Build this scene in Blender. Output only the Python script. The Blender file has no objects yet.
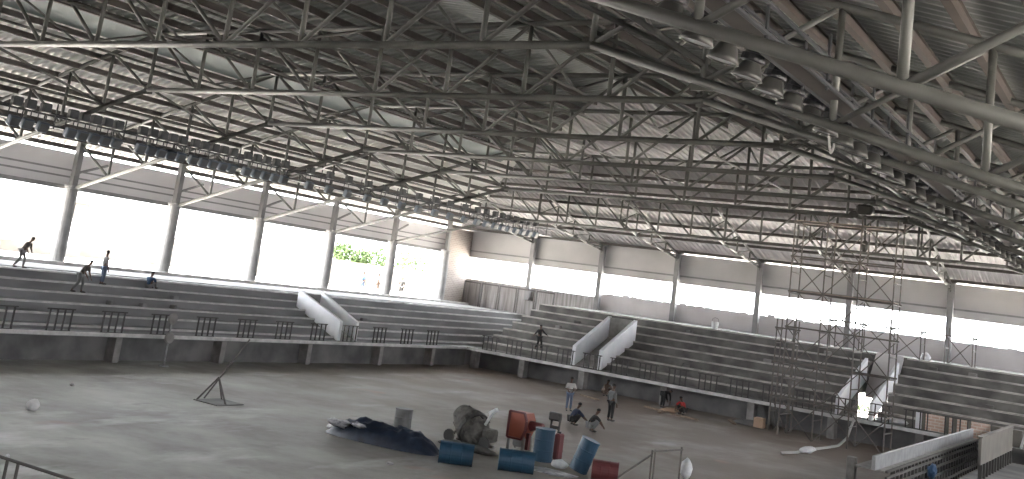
import bpy, bmesh, math, random
from mathutils import Vector, Matrix, Quaternion
from mathutils import noise as mnoise
random.seed(7)
PI = math.pi
scene = bpy.context.scene
col = scene.collection

# ------------------------------------------------------------------ camera, sky, sun, exposure
def make_camera():
    yaw, pitch, roll = 0.58673, 0.18057, 0.13746
    f = Vector((math.cos(pitch)*math.cos(yaw), math.cos(pitch)*math.sin(yaw), math.sin(pitch)))
    r = Vector((math.sin(yaw), -math.cos(yaw), 0)); u = r.cross(f)
    c, s = math.cos(roll), math.sin(roll)
    r2 = c*r + s*u; u2 = -s*r + c*u
    cam = bpy.data.cameras.new('camera'); o = bpy.data.objects.new('camera', cam); col.objects.link(o)
    m = Matrix((r2, u2, -f)).transposed().to_4x4(); m.translation = Vector((0, 0, 6.15))
    o.matrix_world = m
    cam.sensor_width = 36; cam.lens = 36*1018/1024; cam.shift_y = -144.5/1024
    cam.clip_start = .1; cam.clip_end = 600
    scene.camera = o
make_camera()
w = bpy.data.worlds.new('sky'); scene.world = w; w.use_nodes = True
wn = w.node_tree.nodes; wn['Background'].inputs[0].default_value = (.93, .96, 1, 1); wn['Background'].inputs[1].default_value = 2.2
sd = bpy.data.lights.new('sun', 'SUN'); sd.energy = 12; sd.angle = .02; sd.color = (1, .95, .88)
so = bpy.data.objects.new('sun', sd); col.objects.link(so); so.location = (30, 90, 60)
so.rotation_euler = Vector((-.6, .28, 1.1)).to_track_quat('Z', 'Y').to_euler()
vs = scene.view_settings; vs.view_transform = 'Standard'; vs.look = 'None'; vs.gamma = 1; vs.use_curve_mapping = False
vs.exposure = 3.4
cy = scene.cycles
cy.use_denoising = True; cy.max_bounces = 6; cy.diffuse_bounces = 5; cy.glossy_bounces = 2
cy.transmission_bounces = 2; cy.caustics_reflective = False; cy.caustics_refractive = False

# ------------------------------------------------------------------ materials
def srgb(r, g, b):
    return tuple(((c/255)/12.92 if c/255 <= .04045 else ((c/255+.055)/1.055)**2.4) for c in (r, g, b)) + (1,)
def mat(name, c, rough=.7, metal=0, c2=None, scale=3, detail=4, bump=0, stretch=None, lo=.35, hi=.65):
    m = bpy.data.materials.new(name); m.use_nodes = True; nt = m.node_tree; N = nt.nodes; L = nt.links
    b = N['Principled BSDF']; b.inputs['Roughness'].default_value = rough; b.inputs['Metallic'].default_value = metal
    b.inputs['Base Color'].default_value = c
    if c2 is not None or bump:
        tc = N.new('ShaderNodeTexCoord'); mp = N.new('ShaderNodeMapping'); L.new(tc.outputs['Object'], mp.inputs[0])
        if stretch: mp.inputs['Scale'].default_value = stretch
        nz = N.new('ShaderNodeTexNoise'); nz.inputs['Scale'].default_value = scale; nz.inputs['Detail'].default_value = detail
        L.new(mp.outputs[0], nz.inputs['Vector'])
        if c2 is not None:
            rp = N.new('ShaderNodeValToRGB'); rp.color_ramp.elements[0].position = lo; rp.color_ramp.elements[1].position = hi
            rp.color_ramp.elements[0].color = c; rp.color_ramp.elements[1].color = c2
            L.new(nz.outputs['Fac'], rp.inputs[0]); L.new(rp.outputs[0], b.inputs['Base Color'])
        if bump:
            bp = N.new('ShaderNodeBump'); bp.inputs['Strength'].default_value = bump; bp.inputs['Distance'].default_value = .05
            L.new(nz.outputs['Fac'], bp.inputs['Height']); L.new(bp.outputs[0], b.inputs['Normal'])
    return m
def mat_sheet(name, axis, c1, c2, period):
    """corrugated roof sheet: ribs repeat along the given axis"""
    m = bpy.data.materials.new(name); m.use_nodes = True; nt = m.node_tree; N = nt.nodes; L = nt.links
    b = N['Principled BSDF']; b.inputs['Roughness'].default_value = .55
    tc = N.new('ShaderNodeTexCoord'); sp = N.new('ShaderNodeSeparateXYZ'); L.new(tc.outputs['Object'], sp.inputs[0])
    mu = N.new('ShaderNodeMath'); mu.operation = 'MULTIPLY'; mu.inputs[1].default_value = 2*PI/period
    L.new(sp.outputs[axis], mu.inputs[0])
    sn = N.new('ShaderNodeMath'); sn.operation = 'SINE'; L.new(mu.outputs[0], sn.inputs[0])
    mr = N.new('ShaderNodeMapRange'); mr.inputs[1].default_value = -.2; mr.inputs[2].default_value = .9
    L.new(sn.outputs[0], mr.inputs[0])
    nz = N.new('ShaderNodeTexNoise'); nz.inputs['Scale'].default_value = .35; nz.inputs['Detail'].default_value = 3
    L.new(tc.outputs['Object'], nz.inputs['Vector'])
    rp = N.new('ShaderNodeValToRGB'); rp.color_ramp.elements[0].position = .35; rp.color_ramp.elements[1].position = .7
    rp.color_ramp.elements[0].color = c1; rp.color_ramp.elements[1].color = c2; L.new(nz.outputs['Fac'], rp.inputs[0])
    L.new(rp.outputs[0], b.inputs['Base Color'])
    bp = N.new('ShaderNodeBump'); bp.inputs['Strength'].default_value = .8; bp.inputs['Distance'].default_value = .06
    return m
def mat_floor():
    m = bpy.data.materials.new('dusty_slab'); m.use_nodes = True; nt = m.node_tree; N = nt.nodes; L = nt.links
    b = N['Principled BSDF']; b.inputs['Roughness'].default_value = .75
    tc = N.new('ShaderNodeTexCoord')
    def noise(scale, st, det=5, seed=0):
        mp = N.new('ShaderNodeMapping'); mp.inputs['Scale'].default_value = st; mp.inputs['Location'].default_value = (seed, seed*.7, 0)
        L.new(tc.outputs['Object'], mp.inputs[0])
        n = N.new('ShaderNodeTexNoise'); n.inputs['Scale'].default_value = scale; n.inputs['Detail'].default_value = det
        n.inputs['Roughness'].default_value = .62
        L.new(mp.outputs[0], n.inputs['Vector']); return n.outputs['Fac']
    def ramp(src, a, z, ca, cb):
        r = N.new('ShaderNodeValToRGB'); r.color_ramp.elements[0].position = a; r.color_ramp.elements[1].position = z
        r.color_ramp.elements[0].color = ca; r.color_ramp.elements[1].color = cb; L.new(src, r.inputs[0]); return r.outputs[0]
    def mix(fac, a, c):
        x = N.new('ShaderNodeMix'); x.data_type = 'RGBA'; L.new(fac, x.inputs[0])
        for s, v in ((6, a), (7, c)):
            if isinstance(v, tuple): x.inputs[s].default_value = v
            else: L.new(v, x.inputs[s])
        return x.outputs[2]
    base = ramp(noise(.28, (1, .7, 1)), .36, .66, (.205, .2, .18, 1), (.4, .4, .37, 1))
    W = (0, 0, 0, 1); K = (1, 1, 1, 1)
    pale = ramp(noise(.16, (.7, 1.5, 1), 6, 5), .55, .68, W, K)
    c = mix(pale, base, (.54, .54, .53, 1))
    # earth trodden in towards the far tiers (X grows away) and away from the open side
    sp = N.new('ShaderNodeSeparateXYZ'); L.new(tc.outputs['Object'], sp.inputs[0])
    ad = N.new('ShaderNodeMath'); ad.operation = 'MULTIPLY_ADD'; ad.inputs[1].default_value = -.55
    L.new(sp.outputs[1], ad.inputs[0]); L.new(sp.outputs[0], ad.inputs[2])
    mr = N.new('ShaderNodeMapRange'); mr.inputs[1].default_value = 10; mr.inputs[2].default_value = 32; L.new(ad.outputs[0], mr.inputs[0])
    nn = noise(.22, (1, 1, 1), 5, 11)
    mm = N.new('ShaderNodeMath'); mm.operation = 'MULTIPLY'; L.new(mr.outputs[0], mm.inputs[0])
    r2 = ramp(nn, .25, .55, (.45, .45, .45, 1), K); L.new(r2, mm.inputs[1])
    c = mix(mm.outputs[0], c, (.15, .116, .092, 1))
    dk = ramp(noise(.5, (1, 1.6, 1), 4, 23), .6, .75, W, (.55, .55, .55, 1))
    c = mix(dk, c, (.15, .142, .13, 1))
    rd = ramp(noise(.3, (1, 1, 1), 2, 41), .68, .74, W, (.35, .35, .35, 1))
    c = mix(rd, c, (.33, .19, .15, 1))
    L.new(c, b.inputs['Base Color'])
    bp = N.new('ShaderNodeBump'); bp.inputs['Strength'].default_value = .3; bp.inputs['Distance'].default_value = .04
    L.new(noise(2.5, (1, 1, 1), 5, 3), bp.inputs['Height']); L.new(bp.outputs[0], b.inputs['Normal'])
    return m
def mat_brick(name, c1, c2, mortar, scale=1):
    m = bpy.data.materials.new(name); m.use_nodes = True; nt = m.node_tree; N = nt.nodes; L = nt.links
    b = N['Principled BSDF']; b.inputs['Roughness'].default_value = .85
    tc = N.new('ShaderNodeTexCoord'); mp = N.new('ShaderNodeMapping'); mp.inputs['Rotation'].default_value = (PI/2, 0, PI/2 if scale < 0 else 0)
    sp = N.new('ShaderNodeSeparateXYZ'); cb = N.new('ShaderNodeCombineXYZ'); L.new(tc.outputs['Object'], sp.inputs[0])
    ad = N.new('ShaderNodeMath'); L.new(sp.outputs[0], ad.inputs[0]); L.new(sp.outputs[1], ad.inputs[1])
    L.new(ad.outputs[0], cb.inputs[0]); L.new(sp.outputs[2], cb.inputs[1])
    br = N.new('ShaderNodeTexBrick'); br.inputs['Scale'].default_value = 1; br.inputs['Color1'].default_value = c1; br.inputs['Color2'].default_value = c2
    br.inputs['Mortar'].default_value = mortar; br.inputs['Brick Width'].default_value = .42; br.inputs['Row Height'].default_value = .16; br.inputs['Mortar Size'].default_value = .02
    L.new(cb.outputs[0], br.inputs['Vector']); L.new(br.outputs[0], b.inputs['Base Color'])
    return m
M = {}
M['steel'] = mat('truss_paint', (.07, .07, .064, 1), .5, .0, (.1, .1, .092, 1), 1.2)
M['purlin'] = mat('purlin_paint', (.05, .045, .04, 1), .6, 0, (.075, .066, .06, 1), .8)
M['purlin_r'] = mat('purlin_primer', (.07, .058, .05, 1), .6, 0, (.095, .078, .068, 1), .8)
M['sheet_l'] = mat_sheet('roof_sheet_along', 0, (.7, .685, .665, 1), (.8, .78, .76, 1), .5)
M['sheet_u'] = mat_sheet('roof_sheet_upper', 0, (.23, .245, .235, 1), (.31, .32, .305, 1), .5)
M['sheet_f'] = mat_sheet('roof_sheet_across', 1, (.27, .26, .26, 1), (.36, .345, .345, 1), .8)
m = mat('translucent', (.55, .54, .54, 1), .7, 0, (.62, .6, .6, 1), .3); M['translucent'] = m
nt = m.node_tree; tr = nt.nodes.new('ShaderNodeBsdfTranslucent'); tr.inputs[0].default_value = (.75, .72, .72, 1)
mx = nt.nodes.new('ShaderNodeMixShader'); mx.inputs[0].default_value = .07
nt.links.new(nt.nodes['Principled BSDF'].outputs[0], mx.inputs[1]); nt.links.new(tr.outputs[0], mx.inputs[2])
nt.links.new(mx.outputs[0], nt.nodes['Material Output'].inputs[0])
M['flash'] = mat('flashing', (.17, .2, .195, 1), .6, 0, (.21, .24, .235, 1), .5)
M['floor'] = mat_floor()
M['tier'] = mat('tier_concrete', (.165, .165, .168, 1), .85, 0, (.25, .25, .255, 1), .9, 6, .2, (.35, 1, 1))  # seen mostly as risers; colour kept dark to carry the bench shading
M['tier_far'] = mat('tier_concrete_far', (.085, .082, .078, 1), .85, 0, (.18, .17, .16, 1), 1.1, 6, .2, (1, .7, 1))  # riser shade put into the colour, darker than the row tops
M['tread_lit'] = mat('tread_concrete_lit', (.26, .24, .225, 1), .85, 0, (.52, .49, .46, 1), .9, 6)  # same concrete made lighter, the light on the row tops painted in
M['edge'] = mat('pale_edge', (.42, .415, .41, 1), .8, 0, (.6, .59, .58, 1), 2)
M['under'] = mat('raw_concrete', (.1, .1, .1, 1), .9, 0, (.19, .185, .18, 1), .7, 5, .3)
M['pier'] = mat('pier_concrete', (.2, .195, .185, 1), .85, 0, (.3, .29, .28, 1), 2)
M['white'] = mat('white_plaster', (.72, .74, .77, 1), .8, 0, (.8, .81, .83, 1), 1.2)
M['wall'] = mat('grey_plaster', (.5, .475, .48, 1), .85, 0, (.58, .555, .56, 1), .5, 5)
M['wall_up'] = mat('upper_panel', (.42, .41, .405, 1), .8, 0, (.49, .475, .47, 1), .35)
M['board'] = mat('weathered_boards', (.24, .225, .22, 1), .85, 0, (.42, .4, .39, 1), 1.5, 4, 0, (1, 3.5, .25))
M['column'] = mat('column_plaster', (.17, .168, .166, 1), .8, 0, (.22, .217, .214, 1), 1.5)
M['colsteel'] = mat('column_grey', (.2, .2, .2, 1), .6, 0, (.26, .25, .25, 1), 1.5)
M['frame'] = mat('frame_paint', (.1, .09, .085, 1), .6)
M['rail'] = mat('railing_paint', (.045, .042, .04, 1), .5)
M['lamp'] = mat('lamp_housing', (.035, .036, .04, 1), .45)
M['lampb'] = mat('ballast_box', (.08, .1, .13, 1), .45)
M['alu'] = mat('reflector', (.6, .6, .6, 1), .25, .9)
M['refl'] = mat('lamp_bell', (.07, .069, .066, 1), .4, .3)
M['glass'] = mat('lamp_glass', (.07, .075, .08, 1), .5)
M['cable'] = mat('pale_cable', (.38, .375, .36, 1), .6)
M['scaf'] = mat('scaffold_steel', (.11, .105, .1, 1), .55, .2, (.15, .125, .11, 1), 4)
M['ply'] = mat('scaffold_board', (.25, .2, .16, 1), .8, 0, (.34, .28, .22, 1), 3)
M['brick'] = mat_brick('red_brick', (.62, .44, .35, 1), (.68, .5, .41, 1), (.75, .68, .62, 1))
M['brick_b'] = mat_brick('brown_brick', (.2, .165, .145, 1), (.25, .21, .185, 1), (.28, .255, .24, 1))
M['form'] = mat('form_panel', (.13, .12, .105, 1), .8, 0, (.17, .155, .135, 1), 1)
M['wood'] = mat('rough_timber', (.2, .15, .11, 1), .85, 0, (.32, .25, .19, 1), 2, 4, 0, (1, 6, 6))
M['dark'] = mat('dark_steel', (.045, .043, .04, 1), .5)
M['dark2'] = mat('dark_timber', (.08, .075, .07, 1), .8)
M['blue'] = mat('blue_drum', (.010, .045, .085, 1), .5, 0, (.015, .056, .1, 1), 3)
M['redpaint'] = mat('red_paint', (.105, .022, .025, 1), .5, 0, (.13, .028, .03, 1), 2)
M['orange'] = mat('orange_red_paint', (.27, .068, .04, 1), .5, 0, (.3, .08, .048, 1), 2)
M['galv'] = mat('galvanised', (.26, .265, .27, 1), .5, .3, (.34, .345, .35, 1), 3)
M['greydrum'] = mat('grey_drum', (.1, .1, .1, 1), .6, 0, (.15, .15, .15, 1), 3)
M['mixer'] = mat('cement_crusted', (.06, .058, .052, 1), .85, 0, (.12, .115, .105, 1), 5, 5, .25)
M['tarp'] = mat('blue_tarp', (.01, .016, .03, 1), .45, 0, (.022, .034, .06, 1), 3, 5, .5)
M['plastic'] = mat('clear_plastic', (.45, .45, .46, 1), .3, 0, (.16, .16, .18, 1), 5)
M['bag'] = mat('white_sack', (.5, .5, .52, 1), .7, 0, (.62, .62, .62, 1), 6)
M['card'] = mat('cardboard', (.4, .28, .2, 1), .8)
M['skin'] = mat('skin', (.09, .05, .034, 1), .6)
M['hair'] = mat('hair', (.012, .011, .01, 1), .6)
M['yard'] = mat('bare_yard', (.7, .66, .6, 1), .9, 0, (.8, .76, .7, 1), .3)
M['outwall'] = mat('yard_wall', (.05, .044, .037, 1), .85, 0, (.085, .075, .065, 1), .4)
M['leaf'] = mat('foliage', (.02, .042, .006, 1), .8, 0, (.03, .056, .01, 1), 2)
M['trunk'] = mat('bark', (.2, .15, .11, 1), .9)
M['bluecloth'] = mat('blue_sack', (.02, .06, .13, 1), .7)
def cloth(name, c): 
    M[name] = mat(name, c, .85); return M[name]

# ------------------------------------------------------------------ mesh helpers
org = {}
class MB:
    def __init__(s): s.bm = bmesh.new()
    def box(s, c, d, rot=None, bev=0):
        c = Vector(c); m = Matrix.Translation(c)
        if rot is not None: m = m @ rot.to_matrix().to_4x4()
        m = m @ Matrix.Diagonal((d[0], d[1], d[2], 1))
        r = bmesh.ops.create_cube(s.bm, size=1, matrix=m)
        if bev:
            vs_ = set(r['verts']); es = [e for e in s.bm.edges if e.verts[0] in vs_ and e.verts[1] in vs_]
            bmesh.ops.bevel(s.bm, geom=es, offset=bev, segments=1, affect='EDGES')
        return s
    def bounds(s, a, b, bev=0):
        return s.box([(a[i]+b[i])/2 for i in range(3)], [abs(b[i]-a[i]) for i in range(3)], None, bev)
    def tube(s, p, q, r, n=8, r2=None):
        p = Vector(p); q = Vector(q); d = q-p; L = d.length
        if L < 1e-6: return s
        rot = d.to_track_quat('Z', 'Y').to_matrix().to_4x4()
        bmesh.ops.create_cone(s.bm, cap_ends=True, segments=n, radius1=r, radius2=r if r2 is None else r2, depth=L,
                              matrix=Matrix.Translation((p+q)/2) @ rot)
        return s
    def path(s, pts, r, n=6):
        for a, b in zip(pts, pts[1:]): s.tube(a, b, r, n)
        return s
    def bar(s, p, q, wd, h):
        p = Vector(p); q = Vector(q); d = q-p
        z = Vector((0, 0, 1)); 
        if abs(d.normalized().z) > .98: z = Vector((1, 0, 0))
        y = z.cross(d).normalized(); z2 = d.cross(y).normalized(); x = d.normalized()
        m = Matrix((x, y, z2)).transposed()
        mm = Matrix.Translation((p+q)/2) @ m.to_4x4() @ Matrix.Diagonal((d.length, wd, h, 1))
        bmesh.ops.create_cube(s.bm, size=1, matrix=mm); return s
    def lathe(s, prof, mtx=None, n=20):
        """prof: list of (radius, z); closed at both ends"""
        mtx = mtx or Matrix.Identity(4); rings = []
        for r, z in prof:
            rings.append([s.bm.verts.new(mtx @ Vector((r*math.cos(2*PI*k/n), r*math.sin(2*PI*k/n), z))) for k in range(n)])
        for a, b in zip(rings, rings[1:]):
            for k in range(n): s.bm.faces.new((a[k], a[(k+1) % n], b[(k+1) % n], b[k]))
        s.bm.faces.new(list(reversed(rings[0]))); s.bm.faces.new(rings[-1]); return s
    def prism(s, poly, ext):
        """poly: list of 3D points, extruded by vector ext"""
        a = [s.bm.verts.new(Vector(p)) for p in poly]; b = [s.bm.verts.new(Vector(p)+Vector(ext)) for p in poly]
        n = len(a); s.bm.faces.new(a); s.bm.faces.new(list(reversed(b)))
        for k in range(n): s.bm.faces.new((a[k], b[k], b[(k+1) % n], a[(k+1) % n]))
        bmesh.ops.recalc_face_normals(s.bm, faces=s.bm.faces); return s
    def blob(s, c, rad, sub=2, amp=0, fr=2, seed=0, rot=None):
        r = bmesh.ops.create_icosphere(s.bm, subdivisions=sub, radius=1)
        for v in r['verts']:
            k = 1+amp*mnoise.noise(v.co*fr+Vector((seed, seed*1.7, 0)))
            p = Vector((v.co.x*rad[0], v.co.y*rad[1], v.co.z*rad[2]))*k
            if rot is not None: p = rot @ p
            v.co = p+Vector(c)
        return s
    def build(s, name, m, parent=None, loc=None, smooth=False):
        me = bpy.data.meshes.new(name)
        bmesh.ops.recalc_face_normals(s.bm, faces=s.bm.faces)
        o = bpy.data.objects.new(name, me); col.objects.link(o)
        if parent is not None:
            o.parent = parent; off = org[parent]
        else:
            if loc is None:
                xs = [v.co for v in s.bm.verts]
                lo = [min(v[i] for v in xs) for i in range(3)]; hi = [max(v[i] for v in xs) for i in range(3)]
                loc = ((lo[0]+hi[0])/2, (lo[1]+hi[1])/2, lo[2])
            off = Vector(loc); o.location = off
        org[o] = Vector(off)
        bmesh.ops.translate(s.bm, verts=s.bm.verts, vec=-Vector(off))
        if smooth:
            for f in s.bm.faces: f.smooth = True
        s.bm.to_mesh(me); s.bm.free()
        for k in (m if isinstance(m, (list, tuple)) else [m]): me.materials.append(M[k] if isinstance(k, str) else k)
        return o
def tag(o, label, cat, group=None):
    o['label'] = label; o['category'] = cat
    if group: o['group'] = group
    return o
def thing(name, loc, label, cat, group=None):
    o = bpy.data.objects.new(name, None); col.objects.link(o); o.location = loc; o.empty_display_size = .2
    org[o] = Vector(loc); return tag(o, label, cat, group)
def struct(o): o['kind'] = 'structure'; return o
def dup(root, loc, label=None, group=None, rz=None):
    r = root.copy(); col.objects.link(r); r.location = loc; org[r] = Vector(loc)
    if rz is not None: r.rotation_euler = (0, 0, rz)
    if label: r['label'] = label
    if group: r['group'] = group
    for ch in root.children:
        c = ch.copy(); col.objects.link(c); c.parent = r
        for g in ch.children:
            d = g.copy(); col.objects.link(d); d.parent = c
    return r
ORD = ['first', 'second', 'third', 'fourth', 'fifth', 'sixth', 'seventh', 'eighth', 'ninth', 'tenth', 'eleventh', 'twelfth', 'thirteenth',
       'fourteenth', 'fifteenth', 'sixteenth', 'seventeenth', 'eighteenth', 'nineteenth', 'twentieth', 'twenty-first', 'twenty-second',
       'twenty-third', 'twenty-fourth', 'twenty-fifth', 'twenty-sixth', 'twenty-seventh', 'twenty-eighth', 'twenty-ninth', 'thirtieth']

# ------------------------------------------------------------------ setting: ground, floor
YC = 25.2                                        # centre line of the hall
struct(MB().bounds((-14, -12, -.3), (79, 61, 0)).build('floor', 'floor', loc=(0, 0, 0)))
g = MB().bounds((79, -90, -.6), (260, 58, -.15)).bounds((-120, -120, -.6), (-14, 58, -.15)).bounds((-14, -120, -.6), (79, -12, -.15))
struct(g.build('ground', 'yard', loc=(0, 0, 0)))
struct(MB().bounds((-120, 57.5, -.6), (260, 200, 3.6)).build('ground', 'yard', loc=(0, 0, 0)))

# ------------------------------------------------------------------ tiers of the two stands
LY0, LT, LR, LZ0 = 42.2, .9, .42, 1.52          # left stand: first row front, tread, rise, first height
FX0, FT, FR, FZ0 = 62.5, 1.2, .51, 1.8          # far stand
FYmax = 41.1
st = thing('grandstand', (35, 42, 0), 'long stepped grey concrete stand below the open side wall', 'grandstand')
T1 = (47.15, 49.35)                              # stair opening in the left stand (X range)
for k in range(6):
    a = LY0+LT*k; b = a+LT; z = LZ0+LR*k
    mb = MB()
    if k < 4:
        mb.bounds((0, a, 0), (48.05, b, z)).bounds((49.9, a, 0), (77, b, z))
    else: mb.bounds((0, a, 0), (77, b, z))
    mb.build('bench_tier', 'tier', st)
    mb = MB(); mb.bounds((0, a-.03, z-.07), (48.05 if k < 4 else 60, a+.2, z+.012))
    mb.bounds((49.9 if k < 4 else 59, a-.03, z-.07), (77, a+.2, z+.012)); mb.build('tier_lit_edge', 'edge', st)  # pale strip paints the light top line of each row
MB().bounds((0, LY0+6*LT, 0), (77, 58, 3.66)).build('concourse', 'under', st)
MB().bounds((0, 52.75, 3.66), (77, 53.0, 3.86)).build('kerb', 'edge', st)
MB().bounds((0, 41.1, 1.17), (61.7, 42.2, 1.35)).build('walkway', 'tier', st)
MB().bounds((0, 41.04, 1.2), (60.45, 41.1, 1.37)).build('edge_beam', 'edge', st)
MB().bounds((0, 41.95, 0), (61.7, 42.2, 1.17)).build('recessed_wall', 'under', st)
for i, x in enumerate((6, 12.5, 19, 25.5, 32, 38.5, 45, 51.5, 57)):
    MB().bounds((x-.18, 41.3, 0), (x+.18, 41.95, 1.17), .02).build('pier', 'pier', st)

sf = thing('grandstand', (66, 20, 0), 'brownish stepped concrete stand below the far end wall', 'grandstand')
T3 = (13.85, 15.85); T2 = (31.15, 33.4)
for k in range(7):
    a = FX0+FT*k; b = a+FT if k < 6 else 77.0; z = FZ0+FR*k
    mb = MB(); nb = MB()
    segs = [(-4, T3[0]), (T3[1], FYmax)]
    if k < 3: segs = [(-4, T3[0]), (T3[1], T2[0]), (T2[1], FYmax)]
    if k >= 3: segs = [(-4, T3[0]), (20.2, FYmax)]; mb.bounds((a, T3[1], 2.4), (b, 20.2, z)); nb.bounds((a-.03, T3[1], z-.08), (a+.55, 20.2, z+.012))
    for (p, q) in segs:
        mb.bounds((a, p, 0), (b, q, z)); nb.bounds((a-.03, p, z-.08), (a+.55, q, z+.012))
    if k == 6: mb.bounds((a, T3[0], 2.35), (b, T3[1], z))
    mb.build('bench_tier', 'tier_far', sf); nb.build('tier_lit_edge', 'tread_lit', sf)  # dark risers and pale top strips paint the shading of the rows
mb = MB()
mb.bounds((60.5, -4, 1.17), (62.5, FYmax, 1.35)).build('walkway', 'tier_far', sf)
MB().bounds((60.44, 9, 1.18), (60.5, FYmax, 1.37)).build('edge_beam', 'edge', sf)
MB().bounds((61.9, -4, 0), (62.1, FYmax, 1.17)).build('recessed_wall', 'under', sf)
for y in (40.6, 36.6, 32, 26.2, 20.6, 15.9, 11.2):
    MB().bounds((60.7, y-.22, 0), (61.3, y+.22, 1.17), .02).build('pier', 'pier', sf)

# stair enclosures: two plastered side walls and a smooth ramp slab each
def side_wall(fr, bk, th):
    """fr, bk: (x, y, z_low, z_top) of the front and back end; th: thickness vector"""
    mb = MB()
    mb.prism([(fr[0], fr[1], fr[2]), (bk[0], bk[1], bk[2]), (bk[0], bk[1], bk[3]), (fr[0], fr[1], fr[3])], th)
    return mb
t = thing('stair_enclosure', (49, 42, 1.35), 'white walled stairway in the long stand under the open side', 'stairway', 'walled stairways in the stands')
side_wall((47.85, 41.85, 1.3, 2.5), (47.95, 45.75, 2.9, 3.95), (.22, 0, 0)).build('side_wall', 'white', t)
side_wall((49.35, 41.85, 1.3, 2.5), (50.0, 45.75, 2.9, 3.95), (.22, 0, 0)).build('side_wall', 'white', t)
side_wall((48.07, 41.95, 1.2, 1.5), (48.1, 45.75, 2.5, 2.85), (1.3, 0, 0)).build('ramp_slab', 'pier', t)
MB().bounds((48.1, 45.7, 2.5), (50.05, 45.85, 3.7)).build('end_wall', 'pier', t)
t = thing('stair_enclosure', (62, 32.2, 1.35), 'pale walled stairway in the middle of the far stand', 'stairway', 'walled stairways in the stands')
side_wall((61.7, T2[0]-.02, 1.35, 2.6), (66.4, T2[0]-.02, 3.2, 4.75), (0, .28, 0)).build('side_wall', 'white', t)
side_wall((61.7, T2[1]-.26, 1.35, 2.6), (66.4, T2[1]-.26, 3.2, 4.75), (0, .28, 0)).build('side_wall', 'white', t)
side_wall((61.9, T2[0]+.18, 1.2, 1.4), (66.3, T2[0]+.18, 3.0, 3.35), (0, T2[1]-T2[0]-.36, 0)).build('ramp_slab', 'pier', t)
MB().bounds((66.2, T2[0]+.18, 3.2), (66.4, T2[1]-.18, 4.7)).build('end_wall', 'pier', t)
t = thing('stair_enclosure', (62, 14.8, 1.35), 'walled passage in the far stand open to daylight behind the scaffold', 'stairway', 'walled stairways in the stands')
side_wall((61.2, T3[0]-.02, 1.3, 2.3), (67.4, T3[0]-.02, 3.2, 4.55), (0, .18, 0)).build('side_wall', 'white', t)
side_wall((61.2, T3[1]-.16, 1.3, 2.3), (67.4, T3[1]-.16, 3.2, 4.55), (0, .18, 0)).build('side_wall', 'white', t)
side_wall((67.2, T3[0]+.16, 2.2, 2.45), (69.5, T3[0]+.16, 4.7, 4.95), (0, T3[1]-T3[0]-.32, 0)).build('soffit', 'wall', t)

# ------------------------------------------------------------------ walls
FYC = [46.7-6.8*i for i in range(8)]             # far column line
XW = 77.3
mb = MB(); mb.bounds((XW, -12, 0), (XW+.25, T3[0]-1.0, 6.3)).bounds((XW, 20.2, 0), (XW+.25, FYC[1], 6.25)).bounds((XW, T3[0]-1.0, 2.6), (XW+.25, 20.2, 6.3))
for i in range(70):                              # broken top course of blocks
    y = -11+i*.72; 
    if y < FYC[1]-.4: mb.bounds((XW+.02, y, 6.2), (XW+.22, y+.6, 6.3+.14*random.random()**4))
struct(mb.build('wall_far', 'wall', loc=(XW, 20, 0)))
struct(MB().bounds((XW, FYC[1], 0), (XW+.2, 55, 5.95)).build('wall_far_boarded', 'board', loc=(XW, 45, 0)))
struct(MB().bounds((XW, -12, 7.88), (XW+.15, 55, 10.2)).bounds((XW, 34, 10.2), (XW+.15, 55, 10.33)).build('wall_far_upper', 'wall_up', loc=(XW, 20, 8)))
struct(MB().bounds((XW-.14, -12, 8.42), (XW, 54, 8.54)).build('trim_1', 'colsteel', loc=(XW, 20, 8.3)))
struct(MB().bounds((73.9, 53.5, 3.66), (XW, 53.8, 10.2)).build('wall_left', 'brick_b', loc=(75, 53.5, 3.66)))
struct(MB().bounds((-8, 54.3, 8.2), (77, 54.34, 10.1)).build('wall_left_upper', 'translucent', loc=(35, 54.3, 8.5)))
struct(MB().bounds((-8, 54.0, 7.95), (77, 54.3, 8.2)).build('trim_2', 'colsteel', loc=(35, 54, 7.9)))
for k, z in enumerate((8.62, 9.02)):
    struct(MB().bounds((-8, 53.75, z), (77, 53.85, z+.1)).build('trim_%d' % (3+k), 'colsteel', loc=(35, 53.7, z)))

struct(MB().bounds((-9.6, -5.2, 0), (-9.3, 57, 17.4)).build('wall_near_blocker', 'wall', loc=(-9.5, 25, 0)))  # unseen end wall, added and raised to shut out light from behind
mb = MB(); mb.bounds((-9.3, -5.2, 0), (77, -5, 7.2)).bounds((-9.3, -5.2, 8.4), (77, -5, 10.3))
struct(mb.build('wall_right_blocker', 'wall', loc=(30, -5, 0)))  # unseen wall added to cut the light on the near truss chord
# ------------------------------------------------------------------ columns
COLX = [36.08+7.457*i for i in range(-4, 6)]
def left_column(x):
    t = thing('column', (x, 53.4, 3.66), '', 'column', 'round columns along the open side')
    mb = MB(); mb.lathe([(.46, 3.66), (.46, 3.8), (.4, 3.85), (.36, 8.0), (.42, 8.02), (.42, 8.14)], Matrix.Translation((x, 53.4, 0)), 18)
    mb.build('shaft', 'column', t, smooth=False)
    MB().bounds((x-.17, 53.23, 8.14), (x+.17, 53.57, 10.9)).build('steel_post', 'column', t)
    MB().bar((x, 53.4, 8.9), (x+2.6, 54.2, 9.75), .1, .12).build('brace', 'column', t)
    MB().bounds((x-.3, 53.0, 8.14), (x+.3, 53.8, 8.2)).build('cap_plate', 'colsteel', t)
    return t
first = None
for i, x in enumerate(COLX):
    if first is None: first = left_column(x); c = first
    else: c = dup(first, (x, 53.4, 3.66))
    c['label'] = ('pale round column on the open side, %s from the far corner' % ORD[9-i]) if i < 9 else 'pale round column on the open side beside the far corner'
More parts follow.
